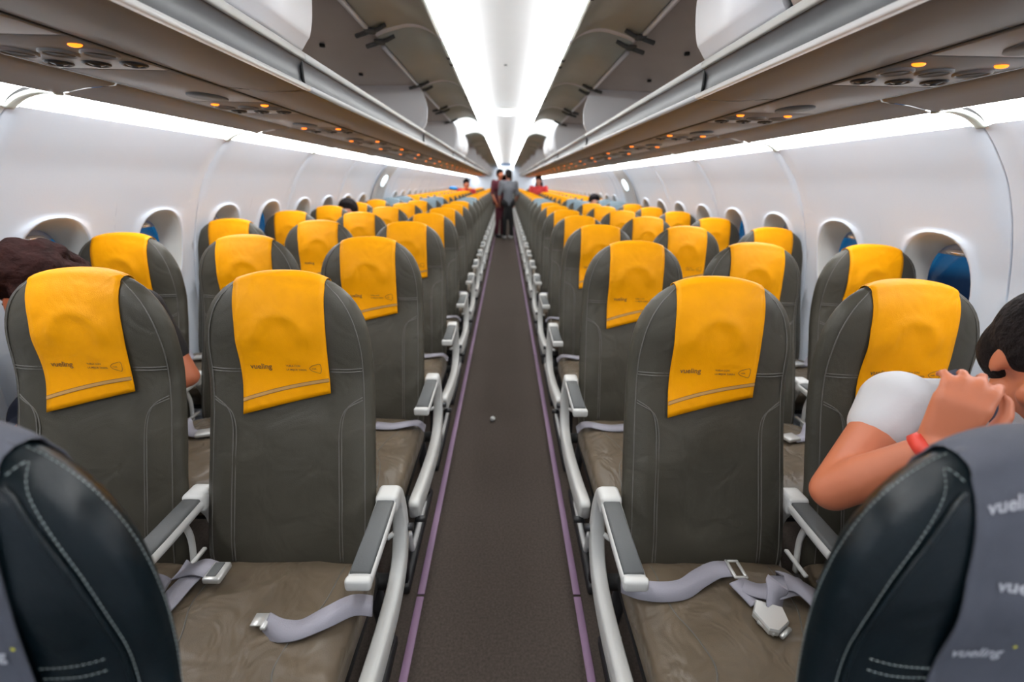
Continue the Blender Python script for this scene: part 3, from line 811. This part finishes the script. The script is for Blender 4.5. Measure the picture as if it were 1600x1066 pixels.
# belts of the second row aisle seats, laid out as in the photograph
def W2L(x, y, z, E): return Vector((x, y-.035, z-.006))-E.location
E = S[(1, -1, 0)]
bm = BM(); ribbon(bm, [(W2L(*p, E), d) for p, d in (((-.283, .80, .520), (-.1, 1, .4)), ((-.315, .775, .552), (-.15, 1, .5)), ((-.36, .742, .556), (-.2, 1, .4)), ((-.41, .722, .546), (-.3, 1, .1)), ((-.455, .728, .538), (-.5, .9, .3)), ((-.49, .745, .536), (-.5, .9, .6)))], .042)
b1 = obj('seat_belt', bm, 'belt', E)
bm = BM(); box(bm, W2L(-.505, .752, .538, E), (.030, .030, .004), .001, 1, None); box(bm, W2L(-.49, .747, .538, E), (.012, .036, .008), .002, 1); obj('tongue', bm, 'metal', b1)
bm = BM(); ribbon(bm, [(W2L(*p, E), d) for p, d in (((-.775, .90, .52), (0, 1, .3)), ((-.745, .87, .545), (.3, 1, 0)), ((-.70, .865, .565), (.2, 1, 0)), ((-.665, .86, .56), (0, 1, 0)))], .046)
ribbon(bm, [(W2L(*p, E), d) for p, d in (((-.70, .875, .55), (1, .2, 0)), ((-.712, .83, .553), (1, .2, 0)), ((-.725, .77, .545), (1, .4, 0)), ((-.745, .72, .54), (1, .5, 0)))], .044)
b2 = obj('seat_belt', bm, 'belt', E)
bm = BM(); box(bm, W2L(-.652, .853, .560, E), (.040, .052, .016), .004, 2); obj('buckle', bm, 'metal', b2)
bm = BM(); box(bm, W2L(-.655, .855, .5685, E), (.022, .040, .003), .001, 1); obj('buckle_flap', bm, 'pad', b2)
E = S[(1, 1, 0)]
def W2R(x, y, z, E): return Vector((x, y-.042, z-.010))-E.location
def W2B(x, y, z, E): return Vector((x-.022, y-.055, z-.008))-E.location

bm = BM(); ribbon(bm, [(W2R(*p, E), d) for p, d in (((.295, .865, .530), (0, .6, 1)), ((.325, .835, .545), (0, .7, .8)), ((.375, .825, .548), (.1, .8, .55)), ((.43, .835, .545), (-.1, .9, .4)), ((.48, .865, .545), (-.3, 1, .3)), ((.53, .89, .545), (-.25, 1, .2)), ((.565, .893, .545), (-.15, 1, .1)))], .042)
b1 = obj('seat_belt', bm, 'belt', E)
bm = BM()
for c_, s_ in (((.568, .893), (.008, .052)), ((.594, .887), (.008, .050)), ((.581, .915), (.034, .007)), ((.581, .866), (.034, .007))):
    box(bm, W2R(c_[0], c_[1], .548, E), (s_[0], s_[1], .006), .002, 1)
obj('tongue', bm, 'metal', b1)
bm = BM(); ribbon(bm, [(W2B(*p, E), d) for p, d in (((.583, .868, .545), (1, .2, 0)), ((.592, .845, .543), (1, .3, 0)), ((.606, .812, .540), (1, .3, 0)))], .034)
ribbon(bm, [(W2B(*p, E), d) for p, d in (((.588, .868, .542), (.8, 1, .1)), ((.615, .842, .548), (.8, 1, .1)), ((.645, .825, .562), (.3, 1, .3)), ((.685, .832, .568), (.2, 1, .3)), ((.725, .84, .56), (-.1, 1, .3)), ((.765, .86, .52), (-.1, 1, .1)))], .040)
ribbon(bm, [(W2B(*p, E), d) for p, d in (((.632, .79, .548), (1, .55, 0)), ((.645, .815, .572), (1, .5, 0)), ((.665, .838, .578), (1, .4, 0)), ((.70, .835, .572), (.5, 1, 0)), ((.735, .80, .560), (0.2, 1, .3)), ((.752, .745, .545), (.9, .5, .2)))], .046)
b2 = obj('seat_belt', bm, 'belt', E)
bm = BM()
ring = [(-.030, .030), (.024, .034), (.034, .0), (.012, -.036), (-.006, -.040), (-.036, -.006)]
Rm = Matrix.Rotation(-.45, 3, 'Z')
def bk(sc_, z): return [W2B(.612, .768, z, E)+Rm @ Vector((a_*sc_, b_*sc_, 0)) for a_, b_ in ring]
loft(bm, [bk(.92, .542), bk(1, .546), bk(1, .556), bk(.93, .560)])
obj('buckle', bm, 'metal', b2, False)
bm = BM(); tube(bm, [W2B(.582, .763, .548, E), W2B(.600, .732, .548, E)], .005, 8); tube(bm, [W2B(.612, .727, .548, E), W2B(.640, .745, .548, E)], .005, 8); obj('buckle_bar', bm, 'metal', b2)

# ------------------------------------------------------------------ small things
bm = BM(); ball(bm, (0, 0, .016), .017, (1, 1, .9), 14)
for v in bm.verts: v.co += v.co.normalized()*.002*noise.noise(v.co*90)
tag(obj('crumpled_paper_ball', bm, 'white', loc=(-.058, 2.518, 0)), 'small white crumpled paper ball lying on the aisle carpet', 'litter')

# ------------------------------------------------------------------ people
def cap(bm, p, q, ra, rb, seg=12):
    p, q = Vector(p), Vector(q); n_ = max(2, int((q-p).length/(min(ra, rb)*.5))+1)
    d = (q-p).normalized(); s_ = d.orthogonal().normalized(); u = d.cross(s_)
    rings = []
    for i in range(5): a = (i+.35)/5*math.pi/2; rings.append((p-d*ra*math.cos(a), ra*math.sin(a)))
    rings.append((p, ra)); rings.append((q, rb))
    for i in range(5): a = (4.65-i)/5*math.pi/2; rings.append((q+d*rb*math.cos(a), rb*math.sin(a)))
    loft(bm, [[c+s_*r_*math.cos(2*math.pi*k/seg)+u*r_*math.sin(2*math.pi*k/seg) for k in range(seg)] for c, r_ in rings])
def chain(bm, pts, rad):
    for a_, b_, ra, rb in zip(pts, pts[1:], rad, rad[1:]): cap(bm, a_, b_, ra, rb)
def fuse(o, vox, sm=4):
    m_ = o.modifiers.new('fuse', 'REMESH'); m_.mode = 'VOXEL'; m_.voxel_size = vox; m_.use_smooth_shade = True
    q = o.modifiers.new('soft', 'SMOOTH'); q.iterations = sm; q.factor = .5
def head(bm, c, fdir, k=1.0):
    f = Vector(fdir).normalized(); side_ = Vector((0, 0, 1)).cross(f).normalized(); u = f.cross(side_)
    R = Matrix((side_, f, u)).transposed()
    c = Vector(c); P = lambda x, y, z: c+R @ Vector((x, y, z))*k
    ball(bm, P(0, -.015, .025), .083*k, (.92, 1.12, 1.05), 20, R)
    ball(bm, P(0, .025, -.035), .062*k, (.92, 1.0, 1.15), 16, R)
    ball(bm, P(0, .055, -.080), .030*k, (1.1, .8, .8), 12, R)
    chain(bm, [P(0, .085, .025), P(0, .101, -.016)], [.009*k, .0135*k])
    for s_ in (-1, 1):
        ball(bm, P(s_*.078, -.012, -.005), .026*k, (.35, .7, 1.2), 12, R); ball(bm, P(s_*.045, .055, -.03), .03*k, (1, .8, .9), 12, R)
        ball(bm, P(s_*.033, .070, .030), .017*k, (1.3, .5, .45), 10, R)
    return P, R
def hair_bm(P, R, k=1.0, long_=0, curly=0):
    bm = BM()
    ball(bm, P(0, -.024, .045), .094*k, (.98, 1.1, .98), 18, R); ball(bm, P(0, -.055, .0), .080*k, (1.05, .85, 1.15), 16, R)
    for s_ in (-1, 1): ball(bm, P(s_*.062, -.01, .03), .036*k, (.7, 1.2, 1.3), 12, R)
    ball(bm, P(0, .055, .09), .035*k, (1.8, .8, .6), 12, R)
    if long_:
        for s_ in (-1, 0, 1): ball(bm, P(s_*.05, -.06, -.10), .06*k, (1, .7, 1.6), 12, R)
    if curly:
        rng = random.Random(3)
        for i in range(90):
            a, b_ = rng.uniform(0, 6.28), rng.uniform(-.2, 1.45)
            d = Vector((math.cos(a)*math.cos(b_)*.115, math.sin(a)*math.cos(b_)*.115-.02, math.sin(b_)*.12+.02))
            if d.y > .07 and d.z < .05: continue
            ball(bm, P(*d), rng.uniform(.016, .030)*k, seg=8)
    return bm
def hand(bm, wrist, dirv, palm_n, k=1.0, curl=.5, mirror=1):
    """palm with four unequal curled fingers and a thumb leaving its side"""
    w_, d = Vector(wrist), Vector(dirv).normalized(); n_ = Vector(palm_n); n_ = (n_-d*n_.dot(d)).normalized(); s_ = d.cross(n_)*mirror
    for i, o_ in enumerate((-.028, -.010, .009, .027)):
        cap(bm, w_+s_*o_*.55*k+d*.012*k, w_+s_*o_*k+d*.085*k, .015*k, .0125*k, 10)
    for i, (o_, L_) in enumerate(((-.029, .068), (-.010, .080), (.009, .075), (.027, .058))):
        p = w_+s_*o_*k+d*.086*k; ang = 0; dr = d.copy(); r_ = .0095*k
        for j, f in enumerate((.45, .32, .23)):
            ang += curl*(.6+.45*j); dr = d*math.cos(ang)+n_*math.sin(ang); q = p+dr*L_*f*k+s_*o_*.12*k
            cap(bm, p, q, r_, r_*.9, 10); p = q; r_ *= .9
    b_ = w_-s_*.024*k+d*.025*k; q = b_-s_*.030*k+d*.030*k+n_*.012*k; e = q-s_*.006*k+d*.030*k+n_*.014*k; g_ = e+d*.022*k+n_*.010*k+s_*.006*k
    chain(bm, [b_, q, e, g_], [.017*k, .0125*k, .011*k, .0095*k])
def person(label, group, skinm, J, shirt, trousers, hairm, vox=.008, hands=None, long_=0, curly=0, shorts=None, sleeve=.5, k=1.0):
    """J: joints in world space"""
    base = Vector((J['pelvis'][0], J['pelvis'][1], 0)); E = tag(empty('person', base), label, 'person', group)
    def O(nm, bm_, mt, v=None, par=None, sm=4):
        bmesh.ops.translate(bm_, vec=-base, verts=bm_.verts); o = obj(nm, bm_, mt, par or E)
        if v: fuse(o, v, sm)
        return o
    pel, ch, nk, hd = [Vector(J[q]) for q in ('pelvis', 'chest', 'neck', 'head')]
    L_, Rr = [Vector(q) for q in J['sh']]
    def torso(bm_, g_):
        ax = (Rr-L_).normalized()
        cap(bm_, pel-ax*.07, pel+ax*.07, (.105+g_)*k, (.105+g_)*k); cap(bm_, pel, ch, (.115+g_)*k, (.125+g_)*k)
        cap(bm_, ch-ax*.055, ch+ax*.055, (.112+g_)*k, (.112+g_)*k); cap(bm_, L_.lerp(ch, .15), Rr.lerp(ch, .15), (.058+g_)*k, (.058+g_)*k)
        cap(bm_, ch, nk-(nk-ch)*.2, (.10+g_)*k, (.062+g_)*k); cap(bm_, ch+(L_-ch)*.5, L_, .08*k+g_, .052*k+g_); cap(bm_, ch+(Rr-ch)*.5, Rr, .08*k+g_, .052*k+g_)
    bm = BM(); torso(bm, 0); cap(bm, nk, hd-Vector((0, 0, .05)), .052*k, .050*k)
    P, R = head(bm, hd, J['face'], k)
    for sh, el, wr, hdir, pn, mir in zip(J['sh'], J['el'], J['wr'], J['hdir'], J['pn'], (1, -1)):
        chain(bm, [sh, el], [.050*k, .038*k]); m1 = Vector(el).lerp(Vector(wr), .3); chain(bm, [el, m1, wr], [.038*k, .040*k, .026*k])
        hand(bm, wr, hdir, pn, k, J.get('curl', .5), mir)
    for kn, an in zip(J['kn'], J['an']):
        hp = pel.lerp(Vector(kn), .12); chain(bm, [hp, kn], [.085*k, .058*k]); m1 = Vector(kn).lerp(Vector(an), .3); chain(bm, [kn, m1, an], [.055*k, .056*k, .036*k])
        ft = Vector(an)+Vector((*Vector((J['face'][0], J['face'][1])).normalized()*.16, -.035)); cap(bm, Vector(an)+Vector((0, 0, -.03)), ft, .036*k, .030*k)
    body = O('body', bm, skinm, vox)
    if vox < .012:
        P2 = lambda x, y, z: P(x, y, z)
        for s_ in (-1, 1):
            bm = BM(); ball(bm, P(s_*.032, .0700, .010), .0105*k, (1.2, .8, .55), 12, R); ey = O('eye', bm, 'eye')
            bm = BM(); ball(bm, P(s_*.032, .0775, .010), .0046*k, (1, .4, 1), 10, R); O('iris', bm, 'hair', None, ey)
        bm = BM(); cap(bm, P(-.020, .093, -.052), P(.020, .093, -.052), .006*k, .006*k, 8); O('mouth', bm, 'lip')
    O('hair', hair_bm(P, R, k, long_, curly), hairm, vox*1.2, None, 2)
    bm = BM(); torso(bm, .012)
    for sh, el in zip(J['sh'], J['el']):
        e_ = Vector(sh).lerp(Vector(el), sleeve); chain(bm, [sh, e_], [.068*k, (.060-.010*sleeve)*k])
    O('shirt', bm, shirt, vox*1.3)
    bm = BM(); ax = (Rr-L_).normalized(); cap(bm, pel-ax*.07, pel+ax*.07, .122*k, .122*k)
    for kn, an in zip(J['kn'], J['an']):
        chain(bm, [pel.lerp(Vector(kn), .10), kn, Vector(kn).lerp(Vector(an), .92)], [.10*k, .072*k, .055*k])
    O('trousers', bm, trousers, vox*1.5)
    for an in J['an']:
        ft = Vector(an)+Vector((*Vector((J['face'][0], J['face'][1])).normalized()*.17, -.03)); bm = BM(); cap(bm, Vector(an)+Vector((0, 0, -.025)), ft, .046*k, .038*k)
        for v in bm.verts: v.co.z = max(v.co.z, Vector(an).z-.07)
        O('shoe', bm, 'tee' if trousers == 'blackcloth' else 'dark', None)
    return E, P, R, O
# man at the right, in the middle seat of the second row, leaning forward with his hand at his face
J = dict(pelvis=(1.03, .72, .63), chest=(.965, .80, .90), neck=(.99, .785, 1.025), head=(1.000, .735, 1.128), face=(-.25, -1, -.35),
         sh=[(.795, .80, 1.015), (1.12, .83, 1.0)], el=[(.640, .715, .872), (1.20, .62, .82)], wr=[(.725, .64, 1.015), (1.05, .52, .72)],
         hdir=[(.25, .02, 1), (-.6, -.7, 0)], pn=[(.6, .8, 0), (0, 0, -1)], kn=[(.94, .40, .58), (1.13, .40, .58)], an=[(.94, .46, .09), (1.13, .46, .09)], curl=.62)
E, P, R, O = person('man in a white t-shirt in the second row, bare elbow raised, hand at his face', None, 'skin', J, 'tee', 'jeans', 'hair', .006, sleeve=.24)
bm = BM(); Rn = .030
v_ = (Vector(J['wr'][0])-Vector(J['el'][0])).normalized(); s_ = v_.orthogonal().normalized(); u_ = v_.cross(s_); c_ = Vector(J['wr'][0])-v_*.008
rg = [[c_+v_*q+(s_*math.cos(a)+u_*math.sin(a))*r_ for a in [2*math.pi*i/20 for i in range(20)]] for q, r_ in ((-.011, .027), (-.011, .033), (.011, .032), (.011, .026))]
loft(bm, rg, True, False); O('wristband', bm, 'red')
bm = BM(); ribbon(bm, [(p, (1, 0, .3)) for p in ((.875, .80, 1.085), (.885, .735, 1.065), (.910, .690, 1.00), (.94, .675, .90), (.96, .675, .80))], .030, .003); O('chest_strap', bm, 'jeans')
# person at the left window of the third row, dark curly hair
J = dict(pelvis=(-1.48, 1.42, .63), chest=(-1.43, 1.46, .89), neck=(-1.43, 1.43, 1.01), head=(-1.44, 1.39, 1.075), face=(-.2, -1, -.5),
         sh=[(-1.555, 1.50, .99), (-1.225, 1.50, 1.0)], el=[(-1.545, 1.46, .76), (-1.125, 1.50, .745)], wr=[(-1.45, 1.27, .70), (-1.26, 1.30, .72)],
         hdir=[(.6, -.7, 0), (-.6, -.7, 0)], pn=[(0, 0, -1), (0, 0, -1)], kn=[(-1.38, 1.14, .58), (-1.55, 1.14, .58)], an=[(-1.38, 1.2, .09), (-1.55, 1.2, .09)])
person('person with dark curly hair and black shirt at the left window, third row', None, 'skin', J, 'blackcloth', 'jeans', 'hairb', .009, curly=1, sleeve=.62, k=1.0)
def seated(x, y, top, label, hairm='hair', shirt='greycloth', long_=0, skin='skin2'):
    h = top-.12
    J = dict(pelvis=(x, y, .63), chest=(x, y+.04, .90 if top < 1.35 else top-.42), neck=(x, y+.03, h-.13), head=(x, y, h), face=(0, -1, -.05),
             sh=[(x-.17, y+.04, h-.20), (x+.17, y+.04, h-.20)], el=[(x-.19, y-.02, .78), (x+.19, y-.02, .78)], wr=[(x-.12, y-.22, .70), (x+.12, y-.22, .70)],
             hdir=[(.2, -1, 0), (-.2, -1, 0)], pn=[(0, 0, -1), (0, 0, -1)], kn=[(x-.09, y-.27, .58), (x+.09, y-.27, .58)], an=[(x-.09, y-.24, .09), (x+.09, y-.24, .09)])
    return person(label, None, skin, J, shirt, 'jeans', hairm, .014, long_=long_)
seated(-1.50, 4.50, 1.245, 'dark-haired person whose head top shows at the left window side, sixth row', 'hair', 'blackcloth')
seated(1.40, 7.40, 1.27, 'dark-haired person whose head shows above the right seats beyond the exit', 'hair', 'blackcloth')
def standing(x, y, hgt, face, label, shirt, trousers, hairm, long_=0, skin='skin2', lean=0):
    f = hgt/1.75; fx, fy = face
    n_ = Vector((-fy, fx, 0)).normalized()
    q = lambda a, b_, z: (x+n_.x*a+fx*b_, y+n_.y*a+fy*b_, z*f)
    J = dict(pelvis=q(0, 0, .93), chest=q(0, 0, 1.28), neck=q(0, 0, 1.47), head=q(0, .02, 1.62), face=(fx, fy, -.05),
             sh=[q(.19, 0, 1.42), q(-.19, 0, 1.42)], el=[q(.24, .0, 1.12), q(-.24, .0, 1.12)], wr=[q(.20, .14, .92), q(-.20, .14, .92)],
             hdir=[(fx*.3, fy*.3, -1)]*2, pn=[tuple(-n_), tuple(n_)], kn=[q(.09, .02, .50), q(-.09, .02, .50)], an=[q(.09, -.01, .08), q(-.09, -.01, .08)])
    return person(label, None, skin, J, shirt, trousers, hairm, .014, long_=long_, sleeve=.95)
standing(-.155, 12.6, 1.76, (.55, -.83), 'person in maroon clothes standing in the aisle far down the cabin', 'maroon', 'maroon', 'hair', skin='skin')
standing(.075, 12.3, 1.74, (-.2, .98), 'person in grey top and black trousers standing beside the one in maroon', 'greycloth', 'blackcloth', 'hair')
standing(.86, 12.4, 1.60, (-.3, -.95), 'long-haired woman in red standing between the right seat rows far back', 'redcloth', 'jeans', 'hair', 1)
standing(-1.02, 12.4, 1.48, (.3, -.95), 'person in red standing between the left seat rows far back', 'redcloth', 'jeans', 'hair', skin='skin')
bm = BM(); ball(bm, (0, 0, 0), .085, (1.5, .9, .6), 16); 
for v in bm.verts: v.co += v.normal*.02*noise.noise(v.co*14)
tag(obj('blue_bag', bm, 'bluecloth', loc=(-1.30, 12.0, 1.265)), 'blue bag on top of a seat beside the person in red, left side', 'bag')
bm = BM()
loft(bm, [[(r_*math.cos(a), r_*.8*math.sin(a), z) for a in [2*math.pi*i/18 for i in range(18)]] for r_, z in ((.03, 0), (.035, .01), (.035, .12), (.03, .14), (.014, .165), (.014, .185))])
tag(obj('blue_bottle', bm, 'bluecloth', loc=(-1.545, 1.20, .665)), 'blue bottle by the left sidewall behind the nearest left seat', 'bottle')
